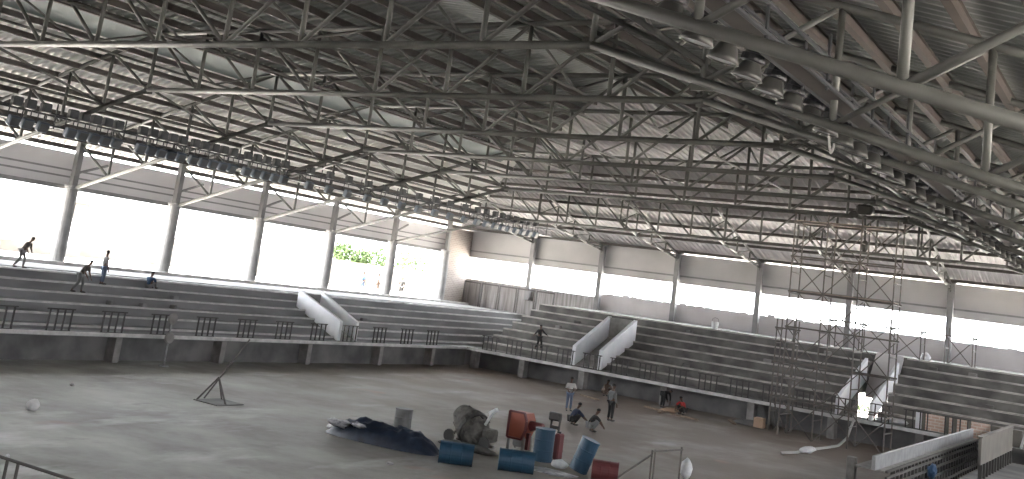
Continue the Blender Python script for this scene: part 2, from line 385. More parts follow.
def far_column(y):
    t = thing('column', (76.9, y, 4.86), '', 'column', 'square columns of the far wall')
    MB().bounds((76.72, y-.2, 4.86), (77.12, y+.2, 10.35), .02).build('shaft', 'colsteel', t)
    MB().bounds((76.62, y-.32, 10.2), (77.2, y+.32, 10.3)).build('cap_plate', 'steel', t)
    for s in (-1, 1): MB().prism([(76.9+s*.22, y-.02, 9.6), (76.9+s*.22, y-.02, 10.2), (76.9+s*.5, y-.02, 10.2)], (0, .04, 0)).build('gusset', 'steel', t)
    return t
first = None
for i, y in enumerate(FYC):
    if first is None: first = far_column(y); c = first
    else: c = dup(first, (76.9, y, 4.86))
    c['label'] = 'grey square column of the far wall, %s from the far left corner' % ORD[i]

# ------------------------------------------------------------------ roof sheets
SL = .285; KZ = 15.15; XN = -9.0
EZ = 10.85                                        # roof height above the left column line
def zl(y): return EZ+SL*(53.4-abs(y-YC)-YC)       # side slopes
def zf(x): return 10.35+SL*(77.2-x)
HX = lambda y: 77.2-(zl(y)-10.35)/SL              # hip line
yk = 13.2+YC; yr = YC-13.2; KX = HX(yk); KZ = zl(yk)
ye = 55.2; yo = 2*YC-ye; XE = 78.3
RZ = KZ+1.75; SU = 1.75/13.2
def corrugated(name, m, loc, a0, a1, step, line):
    # line(a) gives the two end points of the rib that runs at coordinate a
    bm = bmesh.new(); prev = None; n = int((a1-a0)/step)
    for k in range(n+1):
        for off, dz in ((0, 0), (.3, 0), (.42, .085), (.88, .085)):
            a = min(a1, a0+(k+off)*step); p, q = line(a)
            if (Vector(p)-Vector(q)).length < .02: prev = None; continue
            cur = [bm.verts.new(Vector(v)+Vector((0, 0, dz))) for v in (p, q)]
            if prev: bm.faces.new((prev[0], prev[1], cur[1], cur[0]))
            prev = cur
    mb = MB(); mb.bm.free(); mb.bm = bm
    o = mb.build(name, m, loc=loc); md = o.modifiers.new('gauge', 'SOLIDIFY'); md.thickness = .004; md.offset = 0
    return struct(o)
def hy(x): return 53.4-(77.2-x)+ (EZ-10.35)/SL      # y of the hip line at x
def side(sg):
    def f(x):
        y1 = yk if x <= KX else min(ye, hy(x))
        e = lambda y: (x, YC+sg*(y-YC), zl(y))
        return e(ye), e(y1)
    return f
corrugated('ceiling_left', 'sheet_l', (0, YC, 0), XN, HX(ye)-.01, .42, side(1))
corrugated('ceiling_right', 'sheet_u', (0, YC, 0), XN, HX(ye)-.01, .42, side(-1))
def farl(y):
    d = abs(y-YC); x1 = KX if d <= 13.2 else HX(YC+d)
    return (XE, y, zf(XE)), (x1, y, zf(x1))
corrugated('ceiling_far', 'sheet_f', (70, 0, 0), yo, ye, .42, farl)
def upper(sg):
    def f(x):
        y1 = YC if x <= KX-13.2 else YC+(x-(KX-13.2))
        e = lambda y: (x, YC+sg*(y-YC), KZ+SU*(yk-y))
        return e(yk), e(y1)
    return f
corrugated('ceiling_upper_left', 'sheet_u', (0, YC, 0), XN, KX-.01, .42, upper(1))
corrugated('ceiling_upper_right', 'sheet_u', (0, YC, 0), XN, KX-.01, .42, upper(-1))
def ufar(y):
    x1 = KX-13.2+abs(y-YC)
    return (KX, y, KZ), (x1, y, KZ+SU*(KX-x1))
corrugated('ceiling_upper_far', 'sheet_f', (50, 0, 0), yr, yk, .42, ufar)
for k, (s, nm) in enumerate(((1, 'trim_5'), (-1, 'trim_6'))):    # smooth flashing under the break of the slope
    y0 = YC+s*13.25; y1 = YC+s*15.2
    struct(MB().prism([(XN, y0, zl(y0)-.1), (KX-1, y0, zl(y0)-.1), (KX, y1, zl(y1)-.1), (XN, y1, zl(y1)-.1)], (0, 0, .03)).build(nm, 'flash', loc=(0, YC, 0)))

# unseen strips added over hips, slope breaks and ridge to block sun leaks
cap = MB()
for sg in (1, -1):
    m_ = lambda y: YC+sg*(y-YC)
    cap.bar((HX(ye)+.3, m_(ye+.3), zl(ye)+.08), (KX, m_(yk), KZ+.16), 1.1, .03)
    cap.bar((XN, m_(yk), KZ+.15), (KX, m_(yk), KZ+.15), 1.0, .03)
    cap.bar((KX, m_(yk), KZ+.16), (KX-13.2, YC, RZ+.16), 1.1, .03)
cap.bar((KX, yr, KZ+.15), (KX, yk, KZ+.15), 1.0, .03); cap.bar((XN, YC, RZ+.14), (KX-13.2, YC, RZ+.14), 1.0, .03)
struct(cap.build('trim_7', 'flash', loc=(30, YC, 15)))

# ------------------------------------------------------------------ purlins
def purlin(p, q, m, label, group, h=.26, wd=.13):
    mb = MB(); mb.bar(p, q, wd, h)
    d = (Vector(q)-Vector(p)); n = Vector((0, 0, 1)).cross(d).normalized()
    for s in (-1, 1): mb.bar(Vector(p)+n*.04*s+Vector((0, 0, -s*h*.46)), Vector(q)+n*.04*s+Vector((0, 0, -s*h*.46)), .16, .02)
    o = mb.build('purlin', m, loc=(Vector(p)+Vector(q))/2); tag(o, label, 'purlin', group)
for k in range(11):
    y = 54.4-1.52*k
    if y < yk+1.6: continue
    purlin((XN+.5, y, zl(y)-.17), (HX(y)-.1, y, zl(y)-.17), 'purlin', 'brown roof purlin over the open side, %s from its eave' % ORD[k], 'purlins of the side slope over the open side')
    y2 = 2*YC-y
    purlin((XN+.5, y2, zl(y)-.17), (HX(y)-.1, y2, zl(y)-.17), 'purlin_r', 'reddish roof purlin above the lamp row, %s from the near eave' % ORD[k], 'purlins of the near side slope')
for k in range(8):
    yy = yk-.1-1.65*k; z = KZ+SU*(yk-yy)-.19
    xe = KX-(yk-yy)-.1
    purlin((XN+.5, yy, z), (xe, yy, z), 'purlin', 'dark purlin under the upper roof, %s in from the open side' % ORD[k], 'purlins of the upper roof', .3)
    if k < 7: purlin((XN+.5, 2*YC-yy, z), (xe, 2*YC-yy, z), 'purlin', 'dark purlin under the upper roof, %s in from the lamp row' % ORD[k], 'purlins of the upper roof', .3)
for k in range(7):
    x = 76.6-2.75*k
    if x < KX: continue
    yy = min(ye-.2, (x-77.2)*-1*-1 + 0)
    # the hip line gives the half length at this height
    half = 28.2+ (zl(53.4)-zf(x))/SL
    purlin((x, YC-half+.1, zf(x)-.14), (x, YC+half-.1, zf(x)-.14), 'purlin', 'grey purlin across the far roof slope, %s above the far wall' % ORD[k], 'purlins of the far slope', .2)

# ------------------------------------------------------------------ main trusses
TX = [36.08+7.457*i for i in range(-4, 4)]
ZB, DEP, PAN, SPAN = 12.35, 2.6, 3.3, 2.99
def tz(y):                                        # bottom chord height at offset y from the centre line
    return ZB-.29*max(0, abs(y)-13.2)
nodes = [PAN*k for k in range(5)]+[13.2+SPAN*k for k in range(1, 6)]
def main_truss(x):
    t = thing('roof_truss', (x, YC, 8), '', 'roof truss', 'main pipe trusses across the hall')
    P = lambda y, z: (x, YC+y, z)
    zt = lambda y: tz(y)+DEP
    E = 28.2
    MB().path([P(-E, tz(E)), P(-13.2, ZB), P(13.2, ZB), P(E, tz(E))], .112, 10).build('bottom_chord', 'steel', t, smooth=True)
    MB().path([P(-E, zt(E)), P(-13.2, zt(0)), P(13.2, zt(0)), P(E, zt(E))], .102, 10).build('top_chord', 'steel', t, smooth=True)
    for s in (-1, 1):
        for j, y in enumerate(nodes):
            if s == -1 and j == 0: continue
            MB().tube(P(s*y, tz(y)), P(s*y, zt(y)), .08, 8).build('vertical_web', 'steel', t, smooth=True)
        for j in range(len(nodes)-1):
            MB().tube(P(s*nodes[j], tz(nodes[j])), P(s*nodes[j+1], zt(nodes[j+1])), .07, 8).build('diagonal_web', 'steel', t, smooth=True)
    for s in (-1, 1):
        for y in (13.2, 13.2+SPAN): MB().box(P(s*y, tz(y)), (.06, .55, .4)).build('gusset_plate', 'steel', t)
    return t
first = None
for i, x in enumerate(TX):
    if first is None: first = main_truss(x); c = first
    else: c = dup(first, (x, YC, 8))
    if i in (1, 2): c.rotation_euler.x = .013; c.location.z -= .1
    c['label'] = 'grey pipe roof truss spanning the hall, %s from the camera' % ORD[i]
# the low truss inside the hip zone
x = TX[-1]+7.457
t = thing('roof_truss', (x, YC, 8), 'lower pipe roof truss spanning the hall nearest the far wall', 'roof truss', 'main pipe trusses across the hall')
zc = zf(x)-.35; hb = 28.2-(zc+.1-EZ)/SL+.2
P = lambda y, z: (x, YC+y, z)
MB().path([P(-28.2, 8.1), P(-hb+2.5, zc-2.3), P(hb-2.5, zc-2.3), P(28.2, 8.1)], .1, 10).build('bottom_chord', 'steel', t, smooth=True)
MB().path([P(-28.2, 10.6), P(-hb, zc), P(hb, zc), P(28.2, 10.6)], .09, 10).build('top_chord', 'steel', t, smooth=True)
n = 14
for k in range(n+1):
    y = -hb+2.5+(2*hb-5)*k/n
    MB().tube(P(y, zc-2.3), P(y, zc), .07, 8).build('vertical_web', 'steel', t, smooth=True)
    if k < n:
        y2 = -hb+2.5+(2*hb-5)*(k+1)/n
        MB().tube(P(y2 if y < -.1 else y, zc-2.3), P(y if y < -.1 else y2, zc), .06, 8).build('diagonal_web', 'steel', t, smooth=True)
# longitudinal trusses
for li, (yo_, wh) in enumerate(((13.2, 'along the break of slope on the open side'), (0, 'along the middle of the hall'), (-13.2, 'along the break of slope by the lamp row'), (6.6, 'between the middle and the open side'), (-6.6, 'between the middle and the lamp row'))):
    y = YC+yo_
    t = thing('bracing_truss', (30, y, 12), 'slender zigzag bracing truss running lengthwise %s' % wh, 'bracing truss', 'lengthwise bracing trusses')
    zb = ZB+1.15; ztop = ZB+DEP
    MB().tube((TX[0], y+.14, zb), (TX[-1], y+.14, zb), .055, 8).build('bottom_chord', 'steel', t, smooth=True)
    MB().tube((TX[0], y+.14, ztop-.02), (TX[-1], y+.14, ztop-.02), .05, 8).build('top_chord', 'steel', t, smooth=True)
    for a, b in zip(TX, TX[1:]):
        m_ = (a+b)/2
        MB().tube((a, y+.14, ztop), (m_, y+.14, zb), .05, 8).build('diagonal_web', 'steel', t, smooth=True)
        MB().tube((b, y+.14, ztop), (m_, y+.14, zb), .05, 8).build('diagonal_web', 'steel', t, smooth=True)
# struts between the lower chords beside the lamp row and on the open side
for s, wh in ((1, 'beside the catwalk on the open side'), (-1, 'beside the near lamp row')):
    y = YC+s*16.2
    z = tz(16.2)
    t = thing('tie_strut', (30, y, z), 'long pipe strut tying the trusses together %s' % wh, 'strut', 'lengthwise pipe struts')
    MB().tube((TX[0], y, z+.12), (TX[-1]+7, y, z+.12), .07, 8).build('pipe', 'steel', t, smooth=True)
    for a, b in zip(TX, TX[1:]):
        MB().tube((a, YC+s*13.2, ZB+.1), (b, y, z+.15), .06, 8).build('cross_brace', 'steel', t, smooth=True)
# hip trusses over the far stand
def hip_truss(y):
    t = thing('hip_truss', (70, y, 9), '', 'roof truss', 'short trusses rising from the far wall')
    x0, x1 = 77.0, TX[-1]+7.457
    zt = lambda x: zf(x)-.33
    zbm = lambda x: zt(x)-min(1.75, .3+(x0-x)*.16)
    n = 4
    xs = [x0-(x0-x1)*k/n for k in range(n+1)]
    MB().path([(a, y, zt(a)) for a in xs], .08, 8).build('top_chord', 'steel', t, smooth=True)
    xm = [x0, x0-1, x0-2.0, x0-3.2, xs[2], xs[3], xs[4]]
    MB().path([(a, y, zbm(a)) for a in xm], .08, 8).build('bottom_chord', 'steel', t, smooth=True)
    for j in range(1, n+1):
        MB().tube((xs[j], y, zbm(xs[j])), (xs[j], y, zt(xs[j])), .06, 8).build('vertical_web', 'steel', t, smooth=True)
        MB().tube((xs[j], y, zbm(xs[j])), (xs[j-1], y, zt(xs[j-1])), .05, 8).build('diagonal_web', 'steel', t, smooth=True)
    return t
first = None
for i, y in enumerate(FYC[:8]):
    if first is None: first = hip_truss(y); c = first
    else: c = dup(first, (70, y, 9))
    c['label'] = 'short pipe truss rising from the far wall, %s from the far left corner' % ORD[i]

# ------------------------------------------------------------------ catwalks and lamps
def catwalk(y, z, x0, x1, label, hw=.4):
    t = thing('catwalk', ((x0+x1)/2, y, z), label, 'catwalk', 'catwalks hung under the trusses')
    mb = MB()
    mb.bounds((x0, y-hw, z), (x1, y+hw, z+.06)); mb.build('deck', 'purlin', t)
    for s in (-1, 1):
        MB().tube((x0, y+s*(hw+.02), z+.55), (x1, y+s*(hw+.02), z+.55), .045, 6).build('hand_rail', 'lamp', t)
        MB().tube((x0, y+s*(hw+.02), z+.02), (x1, y+s*(hw+.02), z+.02), .05, 6).build('edge_rail', 'lamp', t)
    x = x0+.6
    while x < x1:
        for s in (-1, 1): MB().tube((x, y+s*(hw+.02), z-.1), (x, y+s*(hw+.02), z+1.05), .035, 6).build('post', 'lamp', t)
        x += 2.4857*1.5
    return t
YL, YRt = 43.1, 7.3
catwalk(YL, 10.25, 8, 73, 'long narrow catwalk with floodlights under the roof on the open side')
catwalk(6.0, 10.8, 8, 66, 'dark catwalk carrying hanging lamps close to the camera', .22)
def floodlight(x):
    t = thing('floodlight', (x, YL, 10.0), '', 'floodlight', 'floodlights along the open side catwalk')
    y = YL-.55
    MB().box((x, y, 10.98), (.46, .34, .44), None, .05).build('ballast_box', 'lamp', t)
    lh = MB().box((x, y-.05, 10.12), (.5, .3, .46), Quaternion((1, 0, 0), .35), .04).build('lamp_head', 'lampb', t)
    MB().box((x, y-.21, 10.06), (.42, .02, .36), Quaternion((1, 0, 0), .35)).build('lens', 'glass', lh)
    for s in (-.2, .2): MB().tube((x+s, y+.13, 10.82), (x+s, y+.13, 10.2), .025, 6).build('bracket', 'lamp', t)
    return t
fx = [25.2, 25.85, 26.6]
fx += [28.0+.62*k for k in range(5)]+[31.9+.62*k for k in range(5)]+[35.2+.66*k for k in range(5)]+[38.9+.72*k for k in range(5)]
fx += [43.9, 45.6, 47.3, 49.2, 50.9, 52.7, 54.5, 56.4, 58.2, 60, 61.6, 62.8, 64, 65, 66, 67, 68, 69, 70]
first = None
for i, x in enumerate(fx):
    if first is None: first = floodlight(x); c = first
    else: c = dup(first, (x, YL, 10.0))
    c['label'] = 'grey box floodlight on the open side catwalk, %s from the left' % (ORD[i] if i < 30 else ORD[29-(i-30)]) if i < 26 else \
        'small distant floodlight on the open side catwalk, %s from its far end' % ORD[len(fx)-1-i]
def hung_lamp(x):
    t = thing('hanging_lamp', (x, YRt, 10.2), '', 'hanging lamp', 'lamps hung along the near catwalk')
    y = 6.5
    q = Matrix.Translation((x, y, 11.38)) @ Matrix.Rotation(.25, 4, 'X') @ Matrix.Scale(1.05, 4)
    MB().lathe([(.05, .0), (.15, -.02), (.18, -.42), (.22, -.44), (.23, -.56), (.12, -.58)], q, 14).build('gear_housing', 'lamp', t)
    rf = MB().lathe([(.14, -.56), (.17, -.6), (.25, -.78), (.29, -.88), (.26, -.88), (.12, -.6)], q, 16).build('reflector', 'refl', t, smooth=True)
    MB().lathe([(.02, -.83), (.255, -.84), (.255, -.86), (.02, -.865)], q, 14).build('lens', 'glass', rf)
    mb = MB(); mb.box((x, y-.15, 11.38), (.05, .5, .05)); mb.box((x, y, 11.38), (.2, .2, .06)); mb.build('bracket', 'dark', t)
    pts = [(x+.02, y-.05, 11.4), (x-.08, y+.1, 11.48), (x-.18, y+.12, 11.4), (x-.2, y+.1, 11.15), (x-.12, y+.05, 11.05)]
    MB().path(pts, .01, 5).build('cable', 'cable', t)
    return t
first = None
for i in range(30):
    x = 14.2+1.2*i+.014*i*i
    if first is None: first = hung_lamp(x); c = first
    else: c = dup(first, (x, YRt, 10.2))
    c['label'] = 'bell-shaped lamp hung from the near catwalk, %s from the camera' % ORD[i]
def arc(a, b, sag, n=14):
    a = Vector(a); b = Vector(b)
    return [a.lerp(b, k/n)-Vector((0, 0, 4*sag*(k/n)*(1-k/n))) for k in range(n+1)]
for i, (a, b, s, l) in enumerate((((20.4, 6.95, 11.36), (22.3, 6.95, 11.36), .7, 'pale cable loop dangling from the near catwalk, closer to the camera'),
                                  ((24.2, 6.95, 11.36), (25.1, 6.95, 11.36), 1.1, 'pale cable loop dangling from the near catwalk, farther along'))):
    tag(MB().path(arc(a, b, s), .03, 6).build('cable_loop', 'cable'), l, 'cable')
# chain hoist at the far end of the hall
t = thing('chain_hoist', (58.4, 14.3, 12.4), 'dark chain hoist hanging from a truss above the scaffold tower', 'hoist')
MB().box((58.4, 14.3, 12.75), (.7, .9, .55), None, .12).box((58.4, 14.9, 12.45), (.4, .5, .4), None, .1).build('motor', 'dark', t)
MB().tube((58.4, 14.3, 12.5), (58.4, 14.2, 10.9), .06, 6).build('chain', 'dark', t)
MB().blob((58.4, 14.2, 10.75), (.2, .2, .35), 2).build('hook_block', 'dark', t)

# ------------------------------------------------------------------ railings on the walkways
def railing(loc, along, label, group):
    t = thing('railing_panel', loc, label, 'railing', group)
    L = Vector(loc); d = Vector(along)
    for k in range(4):
        p = L+d*(-.55+.37*k); MB().bounds(p-Vector((.03, .03, 0)), p+Vector((.03, .03, .95))).build('post', 'rail', t)
    MB().tube(L+d*(-.62), L+d*.62, .03, 6).build('foot_rail', 'rail', t)
    MB().tube(L+d*(-.7)+Vector((0, 0, .95)), L+d*.7+Vector((0, 0, .95)), .03, 6).build('top_rail', 'rail', t)
    return t
first = None
xs = [17.5+2.8*k for k in range(15)]
for i, x in enumerate(xs):
    lb = 'dark railing panel on the long stand walkway, %s from the far corner' % ORD[len(xs)-1-i]
    if first is None: first = railing((x, 41.35, 1.35), (1, 0, 0), lb, 'railing panels on the long stand walkway')
    else: dup(first, (x, 41.35, 1.35), lb)
first = None
ys = [39.4-2.0*k for k in range(16)]
for i, y in enumerate(ys):
    lb = 'dark railing panel on the far stand walkway, %s from the far left corner' % ORD[i]
    if first is None: first = railing((60.8, y, 1.35), (0, 1, 0), lb, 'railing panels on the far stand walkway')
    else: dup(first, (60.8, y, 1.35), lb)
# metal frames standing on the corner concourse
first = None
for i in range(5):
    y = 52.3-1.9*i
    lb = 'empty metal door frame leaning on the boarded wall, %s from the far left corner' % ORD[i]
    if first is None:
        first = thing('metal_frame', (76.6, y, 3.66), lb, 'frame', 'metal frames against the boarded far wall')
        for s in (-.85, .85): MB().bounds((76.55, y+s-.05, 3.66), (76.65, y+s+.05, 5.75)).build('upright', 'frame', first)
        MB().bounds((76.55, y-.9, 5.65), (76.65, y+.9, 5.78)).build('head_rail', 'frame', first)
    elif y > FYmax+3.0: dup(first, (76.6, y, 3.66), lb)

# ------------------------------------------------------------------ scaffolds
def scaffold(x0, y0, z0, nx, ny, nz, bx, by, h, label, name='scaffold_tower', boards=True):
    t = thing(name, (x0+nx*bx/2, y0+ny*by/2, z0), label, 'scaffold', 'steel scaffolds')
    r = .042
    for i in range(nx+1):
        for j in range(ny+1):
            MB().tube((x0+i*bx, y0+j*by, z0), (x0+i*bx, y0+j*by, z0+nz*h+.5), r, 6).build('standard', 'scaf', t)
    for k in range(1, nz+1):
        z = z0+k*h
        for i in range(nx+1):
            MB().tube((x0+i*bx, y0-.1, z), (x0+i*bx, y0+ny*by+.1, z), r, 6).build('ledger', 'scaf', t)
        for j in range(ny+1):
            MB().tube((x0-.1, y0+j*by, z-.08), (x0+nx*bx+.1, y0+j*by, z-.08), r, 6).build('transom', 'scaf', t)
            mb = MB()
            for i in range(nx): mb.tube((x0+i*bx, y0+j*by, z-h*.45), (x0+(i+1)*bx, y0+j*by, z-h*.45), .03, 6)
            mb.build('rung', 'scaf', t)
        for j in range(ny):
            a, b = ((z-h, z) if (j+k) % 2 else (z, z-h))
            MB().tube((x0, y0+j*by, a), (x0, y0+(j+1)*by, b), .03, 6).build('cross_brace', 'scaf', t)
            MB().tube((x0+nx*bx, y0+j*by, b), (x0+nx*bx, y0+(j+1)*by, a), .03, 6).build('cross_brace', 'scaf', t)
    if boards:
        for k in (nz, nz-2): MB().bounds((x0, y0+.1, z0+k*h+.04), (x0+nx*bx, y0+ny*by-.1, z0+k*h+.09)).build('platform', 'ply', t)
    return t
scaffold(57.4, 12.3, 0, 1, 3, 6, 1.7, 1.85, 1.95, 'tall rusty scaffold tower before the daylit passage')
scaffold(59.0, 17.9, 0, 1, 1, 3, .9, 1.0, 1.9, 'narrow scaffold mast just left of the tall tower', 'scaffold_mast', False)
scaffold(70.2, 13.2, 4.86, 1, 3, 1, 1.3, 1.9, 1.75, 'low scaffold on the top tier behind the tall tower', 'low_scaffold', False)
scaffold(70.5, 10.2, 4.86, 1, 1, 1, 1.2, 1.6, 1.75, 'single scaffold bay on the top tier right of the tall tower', 'low_scaffold', False)

# ------------------------------------------------------------------ unfinished right-hand stand
t = thing('shored_walkway', (50, 8.9, 0), 'unfinished walkway beam on dark timber shoring at lower right', 'walkway')
MB().bounds((38.6, 8.5, 1.48), (60.4, 8.62, 1.95)).build('edge_board', 'galv', t)
MB().bounds((39.0, 8.25, 1.44), (60.4, 9.3, 1.48)).build('walkway_slab', 'pier', t)
for k in range(30):
    x = 40.5+.68*k; MB().bounds((x-.07, 8.2, 0), (x+.07, 8.36, 1.48)).build('shore', 'dark', t)
for k, z in enumerate((.25, .6, .95, 1.25, 1.46)): MB().bounds((39.0, 8.16, z-.04), (60.4, 8.24, z+.04)).build('waling', 'dark2', t)
t = thing('formwork_panel', (53, 6.7, 0), 'tan formwork panel on short props at the right edge', 'formwork')
MB().bounds((49.5, 6.62, 1.25), (60.2, 6.75, 2.4), .01).build('panel', 'form', t)
for k in range(12):
    x = 49.9+.9*k; MB().bounds((x-.08, 6.6, .62), (x+.08, 6.76, 1.25)).build('prop', 'dark', t)
MB().bounds((49.4, 6.58, 2.38), (60.3, 6.8, 2.44)).build('cap', 'form', t)
tag(MB().bounds((42, 1.0, 0), (60.4, 7.4, .62), .05).build('deck_slab', 'under'), 'bare grey concrete deck behind the tan formwork panel', 'slab')
tag(MB().blob((46.5, 8.0, .95), (.5, .14, .28), 3, .5, 3).build('blue_sack', 'bluecloth', smooth=True), 'crumpled blue sack hanging on the dark shoring', 'sack')
t = thing('brick_wall', (61.9, 10, 1.35), 'low red brick wall on the far stand walkway', 'wall')
MB().bounds((61.7, 7.9, 1.35), (61.95, 11.5, 2.2)).build('brickwork', 'brick', t)
for y in (8.9, 9.6, 10.0, 11.2): MB().bounds((61.6, y-.09, 1.35), (61.7, y+.09, 2.24)).build('pilaster', 'form', t)
MB().bounds((61.66, 11.3, 1.35), (61.97, 11.62, 2.24)).build('end_block', 'white', t)
tag(MB().bounds((61.2, 6.3, 1.35), (62.0, 7.8, 2.2), .02).build('block_pier', 'form'), 'tan plastered block at the right end of the low brick wall', 'block')
tag(MB().tube((60.9, 6.3, 1.36), (61.1, 5.9, 3.0), .07, 8).build('leaning_pole', 'bag'), 'pale pole leaning beside the tan plastered block', 'pole')
tag(MB().bounds((45.0, 10.7, 0), (45.35, 11.05, 1.05), .02).build('concrete_post', 'pier'), 'short pale concrete post before the dark shoring', 'post')
hose = [(60.3, 14.5, 1.5), (59.9, 14.6, .9), (59.2, 14.6, .35), (57.5, 14.6, .06), (55.5, 14.7, .05), (53, 14.9, .05), (51, 14.9, .05), (49.6, 15.2, .05)]
tag(MB().path(hose, .07, 8).build('hose', 'cable'), 'pale hose trailing from the passage onto the floor', 'hose')
tag(MB().blob((52.2, 14.7, .14), (.8, .3, .16), 2, .5, 3).build('plastic_heap', 'bag', smooth=True), 'small white plastic heap beside the hose', 'plastic')
tag(MB().blob((61.9, 12.9, 1.5), (.3, .9, .15), 2, .5, 3).build('draped_sheet', 'bag', smooth=True), 'pale sheet dropped on the far walkway right of the passage', 'sheet')
tag(MB().blob((72.0, 13.2, 5.06), (.35, .3, .32), 2, .4, 2).build('white_sack', 'bag', smooth=True), 'white sack on the top tier right of the scaffold', 'sack')

# ------------------------------------------------------------------ clutter on the floor
def drum(loc, axis, m, label, r=.32, L=1.05):
    q = Vector(axis).to_track_quat('Z', 'Y').to_matrix().to_4x4(); mt = Matrix.Translation(loc) @ q
    t = thing('drum', loc, label, 'drum', 'steel drums on the floor')
    h = L/2
    br = MB().lathe([(r*.95, -h+.02), (r, -h), (r, -h/3-.03), (r*1.035, -h/3), (r, -h/3+.03), (r, h/3-.03), (r*1.035, h/3), (r, h/3+.03), (r, h), (r*.95, h), (r*.95, h-.02)], mt, 24).build('barrel', m, t, smooth=False)
    for s in (-1, 1): MB().lathe([(r*.98, s*h-.02), (r*1.04, s*h-.02), (r*1.04, s*h+.02), (r*.98, s*h+.02)], mt, 24).build('rim', m, t)
    MB().lathe([(.05, h-.02), (.05, h+.015)], mt @ Matrix.Translation((r*.6, 0, 0)), 10).build('bung', 'galv', br)
    return t
ax = (.5, -.87, 0)
drum((29.5, 19.85, .35), (.55, -.84, 0), 'blue', 'blue drum lying on its side at the end of the blue tarp', .35, 1.1)
drum((30.75, 18.25, .35), (.55, -.84, 0), 'blue', 'blue drum lying on its side under the red hopper machine', .35, 1.15)
drum((33.8, 19.0, .56), (0, 0, 1), 'blue', 'blue drum standing upright beside the red hopper machine', .36, 1.1)
drum((33.3, 17.05, .62), (.12, -.28, .95), 'blue', 'blue drum tilted next to the dark red drum', .33, 1.1)
drum((33.0, 16.05, .32), (.42, -.9, 0), 'redpaint', 'dark red drum lying on its side at the front', .33, .85)
t = drum((32.2, 24.3, .46), (.02, .02, 1), 'greydrum', 'grey open drum standing upright behind the blue tarp', .33, .92)
# blue tarp with clear plastic
mb = MB()
r = bmesh.ops.create_grid(mb.bm, x_segments=40, y_segments=18, size=1)
for v in r['verts']:
    u_, w_ = v.co.x, v.co.y
    half = .35+.65*(1-abs(u_)**2.2)**.5 if abs(u_) < 1 else .35
    prof = max(0, 1-w_*w_)**.6*(1-abs(u_)**4)
    p = Vector((0, 0, 0))
    c_ = Vector((29.9, 23.3, 0)); a_ = Vector((.30, -2.25, 0)); b_ = Vector((.85, .15, 0))
    p = c_+a_*u_+b_*w_*half
    n_ = mnoise.noise(Vector((u_*6, w_*3, 1)))*.16+mnoise.noise(Vector((u_*14, w_*7, 5)))*.07
    p.z = max(.01, prof*(.6+n_*1.3)+.02)
    v.co = p
t = thing('tarp_pile', (29.9, 23.3, 0), 'crumpled dark blue tarp heaped on the floor left of the drums', 'tarp')
bmesh.ops.solidify(mb.bm, geom=mb.bm.faces[:], thickness=.01)
mb.build('tarp', 'tarp', t, smooth=True)
mb = MB(); mb.blob((29.2, 24.85, .42), (.2, .5, .12), 3, .7, 3, 4); mb.blob((29.15, 23.9, .52), (.1, .3, .08), 3, .7, 4, 9); mb.blob((29.5, 25.35, .16), (.2, .3, .1), 2, .5, 4, 2)
mb.build('plastic_sheet', 'plastic', t, smooth=True)
# cement mixer
t = thing('cement_mixer', (33.4, 21.6, 0), 'grey crusted cement mixer standing behind the lying blue drums', 'cement mixer')
axd = Vector((.2, .85, .5)).normalized(); cc = Vector((33.5, 22.05, .68))
mt = Matrix.Translation(cc) @ axd.to_track_quat('Z', 'Y').to_matrix().to_4x4()
MB().lathe([(.1, -.75), (.4, -.7), (.56, -.4), (.6, -.1), (.6, .15), (.42, .6), (.34, .78), (.3, .78), (.1, .3)], mt, 22).build('mixing_drum', 'mixer', t)
MB().lathe([(.05, .775), (.3, .775), (.31, .8), (.05, .79)], mt, 18).build('mouth_shade', 'dark', t)  # dark disc painted in for the shaded inside of the drum
for k in range(8): MB().tube(mt @ Vector((.62*math.cos(k*PI/4), .62*math.sin(k*PI/4), -.35)), mt @ Vector((.45*math.cos(k*PI/4), .45*math.sin(k*PI/4), .56)), .035, 6).build('rib', 'dark2', t)
MB().lathe([(.6, -.16), (.66, -.16), (.66, -.02), (.6, -.02)], mt, 22).build('gear_ring', 'dark', t)
fr = MB()
for s in (-.6, .6):
    fr.tube((33.4+s*.5, 22.75, .05), (33.5+s, 22.05, .75), .045); fr.tube((33.4+s*.5, 21.25, .05), (33.5+s, 22.05, .75), .045)
fr.tube((33.1, 22.75, .06), (33.1, 21.05, .06), .05); fr.tube((33.7, 22.75, .06), (33.7, 21.05, .06), .05)
fr.build('frame', 'mixer', t)
MB().box((33.4, 21.1, .5), (.5, .45, .45), None, .06).build('engine_cover', 'mixer', t)
MB().tube((33.3, 21.3, .85), (33.2, 21.0, 1.35), .05).box((33.2, 20.95, 1.4), (.14, .35, .12), Quaternion((1, 0, 0), -.6)).build('tipping_lever', 'bag', t)
for y in (22.65, 21.05): MB().lathe([(.22, -.06), (.24, 0), (.22, .06)], Matrix.Translation((33.0, y, .24)) @ Matrix.Rotation(PI/2, 4, 'Y'), 16).build('wheel', 'dark', t)
tag(MB().blob((32.3, 21.3, .08), (.45, 1.2, .14), 3, .35, 2.2, 3).build('mortar_heap', 'mixer', smooth=True), 'heap of grey mortar mix in front of the cement mixer', 'mortar')
